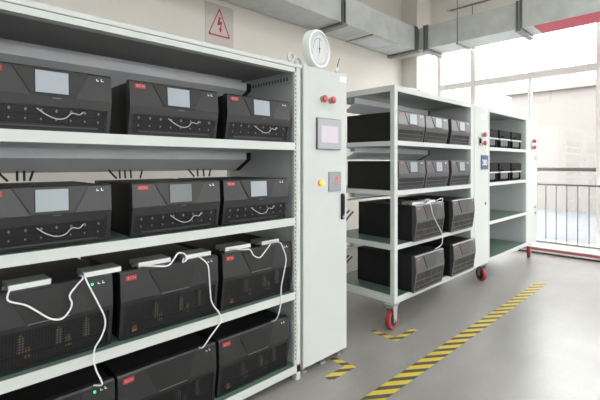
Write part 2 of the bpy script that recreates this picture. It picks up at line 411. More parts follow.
# unseen ceiling lamps, added above the view to light the racks
lamp_n = 0
for X in (-0.4, 1.9, 4.0):
    for Y in (-2.6, -0.2, 2.2, 4.6):
        where = ['over the taped lane', 'over the middle of the room', 'along the right-hand wall'][(-0.4, 1.9, 4.0).index(X)]
        order = ['rearmost', 'second from the rear', 'third from the rear', 'nearest the windows'][(-2.6, -0.2, 2.2, 4.6).index(Y)]
        t = thing('added_ceiling_lamp', f'added long white ceiling lamp {where}, {order}', 'lamp', (X, Y, ZC - 0.10), 0, 'added ceiling lamps')
        MB().box(-0.10, 0.10, -0.65, 0.65, 0.02, 0.10).build('housing', 'lamp_housing', t, bevel=0.006)
        for s in (-0.05, 0.05): MB().lathe([(0.013, -0.6), (0.013, 0.6)], (s, 0, 0.006), 'y', 10).build('tube', 'lamp_tube', t, smooth=True)
        L = bpy.data.lights.new('added_lamp_light', 'AREA'); L.shape = 'RECTANGLE'; L.size = 0.25; L.size_y = 1.25; L.energy = LAMP_POWER
        L.color = (0.95, 0.985, 1.0)
        lo = bpy.data.objects.new('added_lamp_light', L); COL.objects.link(lo); lo.parent = t; lo.location = (0, 0, -0.02)

# ------------------------------------------------------------------ floor tape
def tape(name, pts, label):
    o = MB().prism(pts, 'z', 0.0005, 0.0018).build(name, 'hazard_tape'); return tag(o, label, 'tape')
tape('hazard_tape', [(-1.467, -1.5), (-1.365, -1.5), (-1.365, 5.35), (-1.467, 5.30)], 'long yellow and black striped floor tape running beside the racks to the windows')
tape('corner_tape', [(-1.92, 2.165), (-1.785, 2.165), (-1.785, 1.96), (-1.722, 1.96), (-1.722, 2.215), (-1.92, 2.215)], 'yellow and black tape corner on the floor at the tall cabinet with the dial')
tape('corner_tape', [(-2.0, 2.76), (-1.745, 2.76), (-1.745, 3.07), (-1.795, 3.07), (-1.795, 2.815), (-2.0, 2.815)], 'yellow and black tape corner on the floor under the nearest red caster')

# ------------------------------------------------------------------ wall warning sign
t = thing('warning_sign', 'pale paper sign with red high voltage triangle on the back wall', 'sign', (XW, 2.74, 2.80))
MB().box(0.0005, 0.004, -0.20, 0.20, 0, 0.525).build('sheet', 'sign_paper', t)
def tri(s):
    cx_, cz_ = -0.005, 0.27
    base = [(-0.150, -0.125), (0.150, -0.125), (-0.0, 0.205)]
    out = []
    for i, (px, pz) in enumerate(base):
        px, pz = px * s, pz * s
        q = base[i - 1]; n_ = base[(i + 1) % 3]
        for o_ in (q, n_):
            dx, dz = o_[0] * s - px, o_[1] * s - pz; l = math.hypot(dx, dz)
            out.append((cx_ + px + dx / l * 0.018, cz_ + pz + dz / l * 0.018))
    return out
MB().ring(tri(1.06), tri(0.92), 'x', 0.004, 0.006).build('triangle', 'sign_red', t)
MB().prism([(-0.012, 0.375), (0.012, 0.375), (0.0, 0.315), (0.036, 0.33), (0.018, 0.235), (0.036, 0.24), (0.008, 0.185), (-0.012, 0.245), (0.004, 0.24), (0.014, 0.285), (-0.034, 0.27)], 'x', 0.004, 0.006).build('lightning_bolt', 'sign_red', t)

# ------------------------------------------------------------------ devices
def device_proto(kind, wd, ht, dp, zc, tilt, grid=False):
    """kind 'small' carries a screen, kind 'large' a plain trapezoid and a tall wire screen"""
    def xf(z): return -0.024 * (1 - z / zc) if z < zc else -tilt * (z - zc) / (ht - zc)
    root = thing('power_unit', 'unit', 'power unit')
    MB().box(-dp, -0.045, 0.006, wd - 0.006, 0.0, ht - 0.006).build('chassis', 'black_steel', root, bevel=0.003)
    gz = 0.102 if kind == 'small' else 0.165
    # moulded front with an opening for the screen
    bz = MB()
    bz.prism([(-0.045, gz), (xf(gz), gz), (xf(zc), zc), (xf(ht - 0.008), ht - 0.008), (xf(ht) - 0.008, ht), (-0.045, ht)], 'y', 0, wd)
    for y0, y1 in ((0, 0.016), (wd - 0.016, wd)):
        bz.prism([(-0.045, 0), (xf(0) - 0.002, 0), (xf(gz), gz), (-0.045, gz)], 'y', y0, y1)
    bz.prism([(-0.045, 0), (xf(0), 0), (xf(0.012), 0.012), (-0.045, 0.012)], 'y', 0.016, wd - 0.016)
    bz.build('bezel', 'charcoal_sheen' if grid else 'charcoal', root)
    # trapezoid panel in the upper face
    if kind == 'small': T = [(0.170, zc + 0.004), (0.322, zc + 0.004), (0.378, ht - 0.006), (0.108, ht - 0.006)]
    else: T = [(0.195, zc + 0.004), (0.345, zc + 0.004), (0.385, ht - 0.006), (0.130, ht - 0.006)]
    MB().plate([(T[0][0] - 0.004, T[0][1] - 0.003), (T[1][0] + 0.005, T[1][1] - 0.003), (T[2][0] + 0.006, T[2][1]), (T[3][0] - 0.004, T[3][1])], xf, 0.0, 0.0008).build('panel_groove', 'groove_black', root)
    pn = MB().plate(T, xf, 0.0, 0.003).build('display_panel', 'charcoal_panel_sheen' if grid else 'charcoal_panel', root)
    if kind == 'small':
        MB().plate([(0.180, zc + 0.009), (0.306, zc + 0.009), (0.306, zc + 0.104), (0.180, zc + 0.104)], xf, 0.003, 0.0038).build('screen_frame', 'groove_black', pn)
        MB().plate([(0.184, zc + 0.012), (0.302, zc + 0.012), (0.302, zc + 0.101), (0.184, zc + 0.101)], xf, 0.0038, 0.0050).build('screen', 'lcd_pale', pn)
        MB().plate([(0.245, zc - 0.008), (0.275, zc - 0.008), (0.275, zc - 0.0055), (0.245, zc - 0.0055)], xf, 0.0, 0.0006).build('print_line', 'stud_metal', root)
    else:
        MB().plate([(0.195, zc - 0.002), (0.345, zc - 0.002), (0.345, zc + 0.0015), (0.195, zc + 0.0015)], xf, 0.0, 0.0034).build('panel_edge', 'stud_metal', pn)
    # red label with lettering
    ang = math.atan2(tilt, ht - zc)
    lz0, lz1 = (ht - 0.036, ht - 0.015) if kind == 'small' else (ht - 0.043, ht - 0.019)
    lb = MB().plate([(0.024, lz0), (0.076, lz0), (0.076, lz1), (0.024, lz1)], xf, 0.0, 0.0012).build('label_plate', 'label_red_sheen' if grid else 'label_red', root)
    zm = (lz0 + lz1) / 2
    text('IECN', 0.0185, 'lettering_pale', (xf(zm) + 0.0016, 0.050, zm), lb, tilt=ang, squeeze=1.0)
    # two printed marks at upper right
    for y, hh in ((wd - 0.062, 0.009), (wd - 0.043, 0.012)):
        mk = MB().plate([(y, ht - 0.030), (y + 0.010, ht - 0.030), (y + 0.010, ht - 0.027), (y + 0.003, ht - 0.027), (y + 0.003, ht - 0.030 + hh), (y, ht - 0.030 + hh)], xf, 0.0, 0.0006)
        mk.build('status_mark', 'mark_white', root)
    # wire screen with what shows behind it
    bk = MB().box(-0.0445, -0.040, 0.016, wd - 0.016, 0.012, gz).build('screen_backing', 'groove_black', root)
    MB().plate([(0.016, 0.012), (wd - 0.016, 0.012), (wd - 0.016, gz), (0.016, gz)], xf, -0.004, -0.0030).build('wire_screen', 'grey_screen' if grid else 'wire_screen' if kind == 'large' else 'vent_screen', root)
    if kind == 'small':
        for z in (0.030, 0.062): MB().plate([(0.016, z), (wd - 0.016, z), (wd - 0.016, z + 0.005), (0.016, z + 0.005)], xf, -0.003, 0.0).build('screen_bar', 'charcoal_sheen' if grid else 'black_steel', root)
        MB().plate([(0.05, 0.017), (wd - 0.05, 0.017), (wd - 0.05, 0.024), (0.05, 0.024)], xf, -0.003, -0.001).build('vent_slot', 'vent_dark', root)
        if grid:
            MB().plate([(wd * 0.5 - 0.003, 0.03), (wd * 0.5 + 0.003, 0.03), (wd * 0.5 + 0.003, gz), (wd * 0.5 - 0.003, gz)], xf, -0.003, 0.0).build('screen_bar', 'charcoal_sheen', root)
            MB().lathe([(0.006, 0.0), (0.006, 0.003)], (xf(ht - 0.02), wd - 0.075, ht - 0.022), 'x', 10).build('status_light', 'led_pale', root)
        for z in (() if grid else (0.084, 0.048)):
            for i in range(8):
                y = 0.045 + i * 0.054
                sz = 0.007 if z > 0.06 else 0.005
                MB().plate([(y - sz * 0.7, z), (y, z - sz), (y + sz * 0.7, z), (y, z + sz)], xf, -0.003, 0.002).build('clip', 'stud_metal', root)
        if not grid: MB().tube([(xf(0.09) + 0.002, wd * 0.40, 0.090), (0.006, wd * 0.46, 0.066), (0.008, wd * 0.54, 0.050), (0.008, wd * 0.61, 0.056), (0.006, wd * 0.66, 0.078), (0.004, wd * 0.72, 0.074), (xf(0.09) + 0.002, wd * 0.76, 0.088)], 0.0022, 6).build('loose_wire', 'wire_grey', root)
    else:
        for i, (y, z0, z1, mm) in enumerate(((0.06, 0.03, 0.07, 'brown_terminal'), (0.165, 0.06, 0.145, 'pale_terminal'), (0.19, 0.045, 0.09, 'brown_terminal'), (0.30, 0.06, 0.14, 'pale_terminal'), (0.335, 0.05, 0.10, 'brass'), (0.405, 0.07, 0.155, 'pale_terminal'))):
            MB().prism([(y, z0), (y + 0.022, z0), (y + 0.022, z1 - 0.015), (y + 0.012, z1), (y + 0.003, z1 - 0.01)], 'x', -0.039, -0.022).build('terminal', mm, root)
        if grid:
            MB().plate([(wd * 0.5 - 0.003, 0.012), (wd * 0.5 + 0.003, 0.012), (wd * 0.5 + 0.003, gz), (wd * 0.5 - 0.003, gz)], xf, -0.003, 0.0).build('screen_bar', 'charcoal_sheen', root)
            for z in (0.045, 0.095): MB().plate([(0.016, z), (wd - 0.016, z), (wd - 0.016, z + 0.005), (0.016, z + 0.005)], xf, -0.003, 0.0).build('screen_bar', 'charcoal_sheen', root)
        for z in (() if grid else (0.062,)): MB().plate([(0.016, z), (wd - 0.016, z), (wd - 0.016, z + 0.006), (0.016, z + 0.006)], xf, -0.004, -0.001).build('screen_bar', 'black_steel', root)
    return root

SMALL = device_proto('small', 0.475, 0.258, 0.55, 0.142, 0.008)
LARGE = device_proto('large', 0.520, 0.320, 0.62, 0.185, 0.009)
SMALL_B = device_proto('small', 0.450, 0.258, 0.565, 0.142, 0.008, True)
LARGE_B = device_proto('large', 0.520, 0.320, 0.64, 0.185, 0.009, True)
USED = set()
def place(proto, x, y, z, label, group, screen=None, led=False, rz=0.0):
    if proto.name in USED: o = copy_tree(proto)
    else: o = proto; USED.add(proto.name)
    o.location = (x, y, z); o.rotation_euler = (0, 0, rz); o['label'] = label; o['group'] = group; o['category'] = 'power unit'
    if screen and screen != 'lcd_pale':
        for c in kids(o):
            for g in kids(c):
                if g.name.startswith('screen') and not g.name.startswith('screen_frame'):
                    g.data = g.data.copy(); g.data.materials[0] = MATS[screen]
    if led: LEDS.append(o)
    return o
LEDS = []
def add_leds():
    for o in LEDS:
        MB().lathe([(0.005, 0.0), (0.005, 0.004)], (-0.008, 0.435, 0.294), 'x', 10).build('status_light', 'led_green', o)

# ------------------------------------------------------------------ rack helpers
XFR, XBK = -1.88, -2.67
def hood(parent, y0, y1, zt, gap=0.0, dr=0.075):
    """folded sheet under a shelf: upright lip, then a face that slopes down and back"""
    x = -2.34
    h_ = MB().prism([(x, zt), (x, zt - 0.05), (x - 0.136, zt - 0.05 - dr), (x - 0.139, zt - 0.046 - dr), (x - 0.004, zt - 0.046), (x - 0.004, zt)], 'y', y0, y1).build('cable_hood', 'hood_grey', parent)
    MB().box(x - 0.062, x - 0.058, y0, y1, zt - 0.045, zt + gap).build('hood_light_block', 'hood_grey', h_)  # plate added to block light so the gap above the lip stays dark
    MB().prism([(x + 0.003, zt), (x + 0.003, zt - 0.052), (x - 0.136, zt - 0.055 - dr), (x - 0.17, zt - 0.055 - dr), (x - 0.03, zt - 0.045), (x - 0.03, zt)], 'y', y1, y1 + 0.035).build('end_cap', 'groove_black', h_)
def shelf(parent, y0, y1, zt, lip, hook=True):
    s_ = MB()
    s_.box(XBK + 0.012, XFR - 0.004, y0, y1, zt - 0.014, zt - 0.004)
    s_.box(XFR - 0.004, XFR, y0, y1, zt - lip, zt)
    s_.box(XFR - 0.03, XFR - 0.004, y0, y1, zt - lip, zt - lip + 0.004)
    s_.box(XBK + 0.008, XBK + 0.012, y0, y1, zt - lip, zt)
    o = s_.build('shelf', 'white_steel', parent)
    MB().box(XBK + 0.014, XFR - 0.006, y0 + 0.004, y1 - 0.004, zt - 0.004, zt - 0.001).build('shelf_mat', 'green_mat', o)
    return o
def slots(parent, x, y, z0, z1, pitch, wy, hz):
    m_ = MB(); z = z0
    while z < z1:
        m_.box(x, x + 0.0012, y, y + wy, z, z + hz); z += pitch
    stuff(m_.build('slot_holes', 'groove_black', parent))

# ================================================================== near rack
A0, A1 = 0.105, 1.835
ra = thing('shelving_rack', 'white steel shelving rack filling the left of the picture, beside the cabinet with the dial', 'rack', (0, 0, 0))
ZA = [1.530, 1.050, 0.575, 0.100]
MB().box(XBK, XFR, A0, A1 + 0.015, 2.014, 2.038).build('top_cover', 'white_steel', ra, bevel=0.002)
tp = MB(); tp.box(XFR - 0.05, XFR, A0 + 0.03, A1 - 0.05, 1.981, 2.010); tp.box(XBK, XBK + 0.03, A0 + 0.03, A1 - 0.03, 1.981, 2.010)
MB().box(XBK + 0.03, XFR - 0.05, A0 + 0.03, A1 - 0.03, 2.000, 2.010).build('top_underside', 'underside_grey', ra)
tp.build('top_frame', 'white_steel', ra)
MB().box(XFR - 0.012, XFR - 0.006, A0, A1, 2.008, 2.016).build('shadow_joint', 'flange_steel', ra)
for y0 in (A0, A1 - 0.035):
    for x0 in (XFR - 0.045, XBK):
        p_ = MB().box(x0, x0 + 0.045, y0, y0 + 0.035, 0.0, 2.012).build('post', 'white_steel', ra, bevel=0.003)
slots(ra, XFR, A1 - 0.049 + 0.002, 0.14, 1.96, 0.027, 0.005, 0.014)
MB().box(XFR - 0.02, XFR - 0.0005, A1 - 0.052, A1 - 0.036, 0.05, 1.98).build('slotted_strip', 'white_steel', ra)
MB().box(XBK + 0.045, XFR - 0.045, A1 - 0.034, A1 - 0.024, 0.05, 2.0).build('end_panel', 'panel_steel', ra)
MB().box(XBK + 0.045, XFR - 0.045, A0 + 0.005, A0 + 0.015, 0.05, 2.0).build('end_panel', 'panel_steel', ra)
MB().box(XBK + 0.05, XFR - 0.05, A1 - 0.040, A1 - 0.034, 1.92, 1.98).build('slotted_rail', 'panel_steel', ra)
m_ = MB(); x = -2.60
while x < -1.95:
    m_.box(x, x + 0.010, A1 - 0.0412, A1 - 0.040, 1.938, 1.962); x += 0.030
stuff(m_.build('slot_holes', 'groove_black', ra))
for z in ZA: shelf(ra, A0 + 0.036, A1 - 0.036 if z > 0.2 else A1 - 0.004, z, 0.048)
for zt, gp in ((1.967, 0.032), (1.474, 0.038)): hood(ra, A0 + 0.05, 1.745, zt, gp)

rows = ['top', 'second', 'third', 'bottom']
GA = {0: 'screen units on the upper shelves of the left rack', 1: 'screen units on the upper shelves of the left rack', 2: 'tall units on the lower shelves of the left rack', 3: 'tall units on the lower shelves of the left rack'}
spec = [
  (0, SMALL, [(0.185, 'lcd_pale'), (0.742, 'lcd_pale'), (1.277, 'lcd_pale')]),
  (1, SMALL, [(0.185, 'lcd_grey'), (0.754, 'lcd_dim'), (1.254, 'lcd_pale')]),
  (2, LARGE, [(0.150, None), (0.705, None), (1.256, None)]),
  (3, LARGE, [(0.160, None), (0.693, None), (1.232, None)])]
cname = ['leftmost of three', 'middle of three', 'beside the end panel']
for r_, proto, lst in spec:
    for i, (y, scn) in enumerate(lst):
        what = 'dark power unit with screen' if proto is SMALL else 'tall dark unit without screen'
        if y < A0 + 0.037: y = A0 + 0.037
        place(proto, XFR - 0.006 - 0.012 * (r_ >= 2), y, ZA[r_], f'{what} on {rows[r_]} shelf of left rack, {cname[i]}', GA[r_], scn, led=(r_ in (2, 3) and i == 0))
add_leds()

# black supply cables dropping from the hood behind the second row
def cable(path, r, material, label, cat='cable', group=None, name='power_cable'):
    o = MB().tube(path, r, 8).build(name, material, smooth=True); return tag(o, label, cat, group)
for gi, ys in enumerate(((0.345, 0.402, 0.432, 0.462), (0.868, 0.905, 0.936, 0.970, 1.032), (1.375, 1.42, 1.466, 1.513))):
    for i, y in enumerate(ys):
        lean = (0.03 if i == 0 else (-0.012 if i == len(ys) - 1 else 0.0))
        cable([(-2.46, y - lean, 1.372), (-2.455, y - lean * 0.3, 1.34), (-2.45, y + lean * 0.6, 1.309)], 0.0055, 'cable_black',
              ('leftmost', 'second', 'third', 'fourth', 'fifth')[i] + ' black cable dropping behind the ' + ('leftmost', 'middle', 'last')[gi] + ' second-shelf unit of left rack', group='black supply cables behind the ' + ('first', 'second', 'third')[gi] + ' second-shelf unit')

# silver adapter boxes on the third row, and their white leads
def adapter(x, y, z, wd, rz, label, group):
    t = thing('adapter_box', label, 'adapter', (x, y, z), rz, group)
    MB().box(-0.105, 0.0, 0, wd, 0.0, 0.024).build('case', 'adapter_top', t, bevel=0.002)
    MB().box(0.0, 0.0015, 0.002, wd - 0.002, 0.002, 0.023).build('front_label', 'adapter_white', t)
    for y_ in (-0.012, wd): MB().box(-0.05, -0.035, y_, y_ + 0.012, 0.0, 0.014).build('mounting_ear', 'flange_steel', t)
adl = ['at the far left on the first third-shelf unit', 'beside the green status light on the first third-shelf unit', 'left one on the middle third-shelf unit', 'right one on the middle third-shelf unit', 'left one on the third-shelf unit by the end panel', 'right one on the third-shelf unit by the end panel']
for (y, wd, dx, rz), l in zip(((0.285, 0.15, -0.004, 0.03), (0.560, 0.16, -0.004, 0.02), (0.800, 0.17, -0.012, 0.02), (1.043, 0.155, -0.004, 0.0), (1.300, 0.18, -0.02, -0.02), (1.558, 0.145, -0.012, 0.03)), adl):
    adapter(-1.925 + dx, y, ZA[2] + 0.3205, wd, rz, 'silver adapter box ' + l, 'adapter boxes in the left rack')
def yz(x, pts): return [(x if len(p) < 3 else p[2], p[0], p[1]) for p in pts]
cable(yz(-1.868, [(0.290, 0.909, -1.915), (0.277, 0.880), (0.331, 0.850), (0.364, 0.822), (0.415, 0.775), (0.458, 0.762), (0.487, 0.790), (0.495, 0.818), (0.487, 0.852), (0.514, 0.888), (0.537, 0.912), (0.548, 0.909, -1.935)]), 0.0036, 'cable_white', 'white cable looping between the two leftmost adapter boxes', group='white cables')
cable(yz(-1.864, [(0.556, 0.9215, -1.92), (0.548, 0.905), (0.566, 0.862), (0.596, 0.794), (0.621, 0.732), (0.625, 0.691), (0.610, 0.645), (0.584, 0.605), (0.578, 0.560), (0.588, 0.507), (0.608, 0.457), (0.612, 0.432, -1.868), (0.592, 0.4245, -1.905)]), 0.0036, 'cable_white', 'white cable hanging past the green light over the third shelf lip', group='white cables')
cable(yz(-1.866, [(0.800, 0.908, -1.925), (0.851, 0.908), (0.917, 0.899), (0.948, 0.926), (0.970, 0.950), (1.002, 0.945), (1.019, 0.915), (0.995, 0.902), (1.035, 0.905, -1.93)]), 0.0036, 'cable_white', 'white cable arched over between the boxes of the middle third-shelf unit', group='white cables')
cable(yz(-1.864, [(1.110, 0.906, -1.918), (1.134, 0.872), (1.146, 0.809), (1.152, 0.729), (1.164, 0.657), (1.208, 0.593), (1.220, 0.547), (1.201, 0.525), (1.152, 0.481), (1.118, 0.436, -1.875), (1.11, 0.4245, -1.905)]), 0.0036, 'cable_white', 'white cable hanging from the middle third-shelf unit to the bottom shelf', group='white cables')
cable(yz(-1.866, [(1.325, 0.908, -1.94), (1.359, 0.911), (1.415, 0.903), (1.444, 0.864), (1.488, 0.846), (1.526, 0.874), (1.565, 0.911), (1.610, 0.909, -1.93)]), 0.0036, 'cable_white', 'white cable sagging in front of the unit by the end panel', group='white cables')
cable(yz(-1.864, [(1.630, 0.909, -1.93), (1.640, 0.914), (1.669, 0.875), (1.694, 0.803), (1.677, 0.725), (1.653, 0.632), (1.653, 0.558), (1.636, 0.488), (1.622, 0.444, -1.875), (1.615, 0.4245, -1.91)]), 0.0036, 'cable_white', 'white cable hanging down beside the slotted post', group='white cables')

# ------------------------------------------------------------------ control cabinets
def knob(parent, y, z, r=0.024, material='knob_red', deep=0.045):
    k_ = MB().lathe([(r * 1.0, 0), (r * 1.0, 0.008), (r * 0.55, 0.010), (r * 0.55, 0.022)], (XFR, y, z), 'x', 20).build('stop_button', 'knob_collar', parent, smooth=True)
    MB().lathe([(r * 0.7, 0.020), (r * 0.98, 0.024), (r * 1.05, deep - 0.012), (r * 0.9, deep - 0.003), (r * 0.5, deep)], (XFR, y, z), 'x', 20).build('button_cap', material, k_, smooth=True)
def cabinet(name, label, y0, y1, z0, z1):
    t = thing(name, label, 'cabinet')
    MB().box(XBK, XFR - 0.022, y0, y1, z0, z1).build('body', 'white_steel', t, bevel=0.003)
    MB().box(XFR - 0.020, XFR, y0 + 0.002, y1 - 0.002, z0 + 0.002, z1 - 0.002).build('door', 'white_steel', t, bevel=0.003)
    return t
ca = cabinet('control_cabinet', 'tall white control cabinet with touch screen, nearest, carrying the round dial', 1.858, 2.308, 0.052, 2.044)
h_ = MB().box(XFR, XFR + 0.012, 1.978, 2.228, 1.492, 1.708).build('touch_panel', 'hmi_frame', ca, bevel=0.003)
MB().box(XFR + 0.012, XFR + 0.016, 1.984, 2.226, 1.497, 1.703).build('panel_face', 'hmi_face', h_)
MB().box(XFR + 0.016, XFR + 0.0172, 2.016, 2.190, 1.540, 1.655).build('screen', 'hmi_glass', h_)
knob(ca, 2.045, 1.838, 0.024, deep=0.038); knob(ca, 2.130, 1.838, 0.024, deep=0.038)
b_ = MB().lathe([(0.022, 0), (0.022, 0.007), (0.016, 0.008), (0.016, 0.012)], (XFR, 2.020, 1.264), 'x', 20).build('lit_button', 'lamp_ring', ca, smooth=True)
MB().lathe([(0.0155, 0.012), (0.0155, 0.026), (0.012, 0.030)], (XFR, 2.020, 1.264), 'x', 20).build('lit_cap', 'lamp_amber', b_, smooth=True)
mt = MB().box(XFR, XFR + 0.010, 2.104, 2.232, 1.200, 1.338).build('temperature_controller', 'meter_grey', ca, bevel=0.002)
def seven(y, z, s, segs):
    m_ = MB(); x0, x1 = XFR + 0.010, XFR + 0.0112; t_ = s * 0.2
    S_ = {'a': (0, s, 2*s - t_, 2*s), 'g': (0, s, s - t_/2, s + t_/2), 'd': (0, s, 0, t_), 'f': (0, t_, s, 2*s), 'b': (s - t_, s, s, 2*s), 'e': (0, t_, 0, s), 'c': (s - t_, s, 0, s)}
    for q in segs:
        a0, a1, c0, c1 = S_[q]; m_.box(x0, x1, y + a0, y + a1, z + c0, z + c1)
    m_.build('digit', 'digit_red', mt)
for i, sg in enumerate(('abgcd', 'abged')): seven(2.166 + i * 0.020, 1.278, 0.013, sg)
for i, sg in enumerate(('abgcd', 'abged')): seven(2.170 + i * 0.015, 1.255, 0.008, sg)
hd = MB().box(XFR, XFR + 0.012, 2.236, 2.272, 0.994, 1.180).build('door_handle', 'handle_black', ca, bevel=0.004)
MB().box(XFR + 0.012, XFR + 0.022, 2.244, 2.264, 1.035, 1.170).build('handle_lever', 'handle_black', hd, bevel=0.003)
MB().lathe([(0.009, 0.012), (0.009, 0.018)], (XFR, 2.254, 1.012), 'x', 12).build('lock', 'zinc', hd)
MB().box(XFR, XFR + 0.001, 2.228, 2.298, 1.984, 2.022).build('sticker', 'sticker_white', ca)
for y in (1.91, 2.10, 2.27):
    for x in (XFR - 0.06, XBK + 0.06):
        MB().lathe([(0.028, 0), (0.028, 0.012), (0.011, 0.014), (0.011, 0.052)], (x, y, 0), 'z', 14).build('levelling_foot', 'zinc', ca, smooth=True)

# round hygrometer on the cabinet
t = thing('dial_hygrometer', 'round white dial thermometer standing on the nearest tall cabinet', 'dial', (-1.945, 2.075, 2.044), math.radians(9))
MB().box(-0.035, -0.005, -0.05, 0.05, 0.0, 0.03).build('stand', 'dial_rim', t, bevel=0.004)
R = 0.135; ZR = R + 0.02
MB().lathe([(R * 0.9, -0.055), (R, -0.047), (R, 0.0), (R * 0.97, 0.012), (R * 0.88, 0.014), (R * 0.86, 0.004)], (0, 0, ZR), 'x', 48).build('rim', 'dial_rim', t, smooth=True)
f_ = MB().lathe([(R * 0.87, 0.0), (R * 0.87, 0.006)], (0, 0, ZR), 'x', 48).build('face', 'dial_face', t)
def arc(r0, r1, a0, a1, material, name, x=0.006):
    n_ = 20; ang = [math.radians(a0 + (a1 - a0) * i / n_) for i in range(n_ + 1)]
    m_ = MB()
    for p, q in zip(ang, ang[1:]):
        m_.prism([(r * math.cos(z_), ZR + r * math.sin(z_)) for r, z_ in ((r0, p), (r1, p), (r1, q), (r0, q))], 'x', x, x + 0.001)
    m_.build(name, material, f_)
arc(R * 0.50, R * 0.56, 60, 190, 'dial_blue', 'scale_arc'); arc(R * 0.5, R * 0.53, -100, 60, 'dial_pink', 'scale_arc')
arc(R * 0.66, R * 0.69, 100, 215, 'dial_blue', 'scale_arc')
m_ = MB()
for i in range(36):
    a = 2 * PI * i / 36; c_, s_ = math.cos(a), math.sin(a); w_ = 0.0012
    m_.prism([(r * c_ - k_ * s_, ZR + r * s_ + k_ * c_) for r, k_ in ((R * 0.74, -w_), (R * 0.82, -w_), (R * 0.82, w_), (R * 0.74, w_))], 'x', 0.006, 0.007)
stuff(m_.build('scale_ticks', 'dial_dark', f_))
MB().prism([(-0.004, ZR - 0.03), (0.004, ZR - 0.03), (0.001, ZR + 0.07), (-0.001, ZR + 0.07)], 'x', 0.008, 0.0095).build('needle', 'dial_dark', t)
MB().prism([(-0.004, ZR - 0.055), (0.004, ZR - 0.055), (0.012, ZR - 0.03), (-0.012, ZR - 0.03)], 'x', 0.006, 0.007).build('small_scale', 'dial_pink', f_)
MB().lathe([(0.007, 0.006), (0.007, 0.012)], (0, 0, ZR), 'x', 12).build('hub', 'dial_dark', t)

# lifting eyes on the rack and cabinet tops
def eye_bolt(x, y, z, label):
    t = thing('eye_bolt', label, 'eye bolt', (x, y, z), 0, 'lifting eyes')
    MB().lathe([(0.020, 0), (0.020, 0.010), (0.010, 0.014), (0.010, 0.035)], (0, 0, 0), 'z', 14).build('shank', 'white_steel', t, smooth=True)
    MB().tube([(0, 0.026 * math.cos(a * PI / 8), 0.055 + 0.028 * math.sin(a * PI / 8)) for a in range(-3, 13)], 0.0075, 8).build('ring', 'white_steel', t, smooth=True)
eye_bolt(-1.945, 1.845 - 0.035, 2.038, 'white lifting eye at the end of the left rack top')
eye_bolt(-2.03, 1.955, 2.044, 'white lifting eye on cabinet top, just behind the dial')
# small probe at the right end
t = thing('humidity_probe', 'small white sensor with a thin black aerial on the cabinet top, right of the dial', 'sensor', (-1.96, 2.285, 2.044))
MB().lathe([(0.012, 0), (0.012, 0.012), (0.007, 0.016), (0.007, 0.03)], (0, 0, 0), 'z', 12).build('base', 'white_steel', t, smooth=True)
MB().lathe([(0.012, 0.03), (0.014, 0.034), (0.014, 0.055), (0.008, 0.062)], (0, 0.0, 0), 'z', 12).build('head', 'dial_rim', t, smooth=True)
MB().tube([(0, 0.008, 0.058), (0, 0.016, 0.09), (0, 0.034, 0.135)], 0.003, 6).build('aerial', 'cable_black', t)

# ================================================================== middle rack (on casters)
ZB = [1.590, 1.166, 0.705, 0.268]
ZTOP = 2.058
def caster(x, y, label, rz=0.0):
    t = thing('caster_wheel', label, 'caster', (x, y, 0), rz, 'red casters')
    R_ = 0.082
    wh = MB().lathe([(0.050, -0.021), (0.060, -0.021), (R_ - 0.006, -0.022), (R_, -0.012), (R_, 0.012), (R_ - 0.006, 0.022), (0.060, 0.021), (0.050, 0.021)], (0, 0, R_), 'x', 36).build('wheel', 'caster_red', t, smooth=True)
    MB().lathe([(0.018, -0.027), (0.022, -0.024), (0.055, -0.0215), (0.056, 0.0215), (0.022, 0.024), (0.018, 0.027)], (0, 0, R_), 'x', 24).build('hub', 'caster_black', wh, smooth=True)
    fk = MB()
    for s in (-1, 1):
        fk.prism([(-0.022, R_ - 0.018), (0.022, R_ - 0.018), (0.028, 0.15), (0.045, 0.188), (-0.035, 0.188), (-0.028, 0.15)], 'x', s * 0.030, s * 0.034)
    fk.box(-0.034, 0.034, -0.035, 0.045, 0.186, 0.192)
    fk.build('fork', 'zinc', t)
    MB().lathe([(0.008, -0.04), (0.008, 0.04)], (0, 0, R_), 'x', 12).build('axle', 'zinc', t)
    MB().lathe([(0.036, 0.192), (0.036, 0.206)], (0, 0, 0), 'z', 20).build('swivel', 'zinc', t, smooth=True)
    MB().box(-0.045, 0.045, -0.05, 0.05, 0.206, 0.214).build('mounting_plate', 'zinc', t)

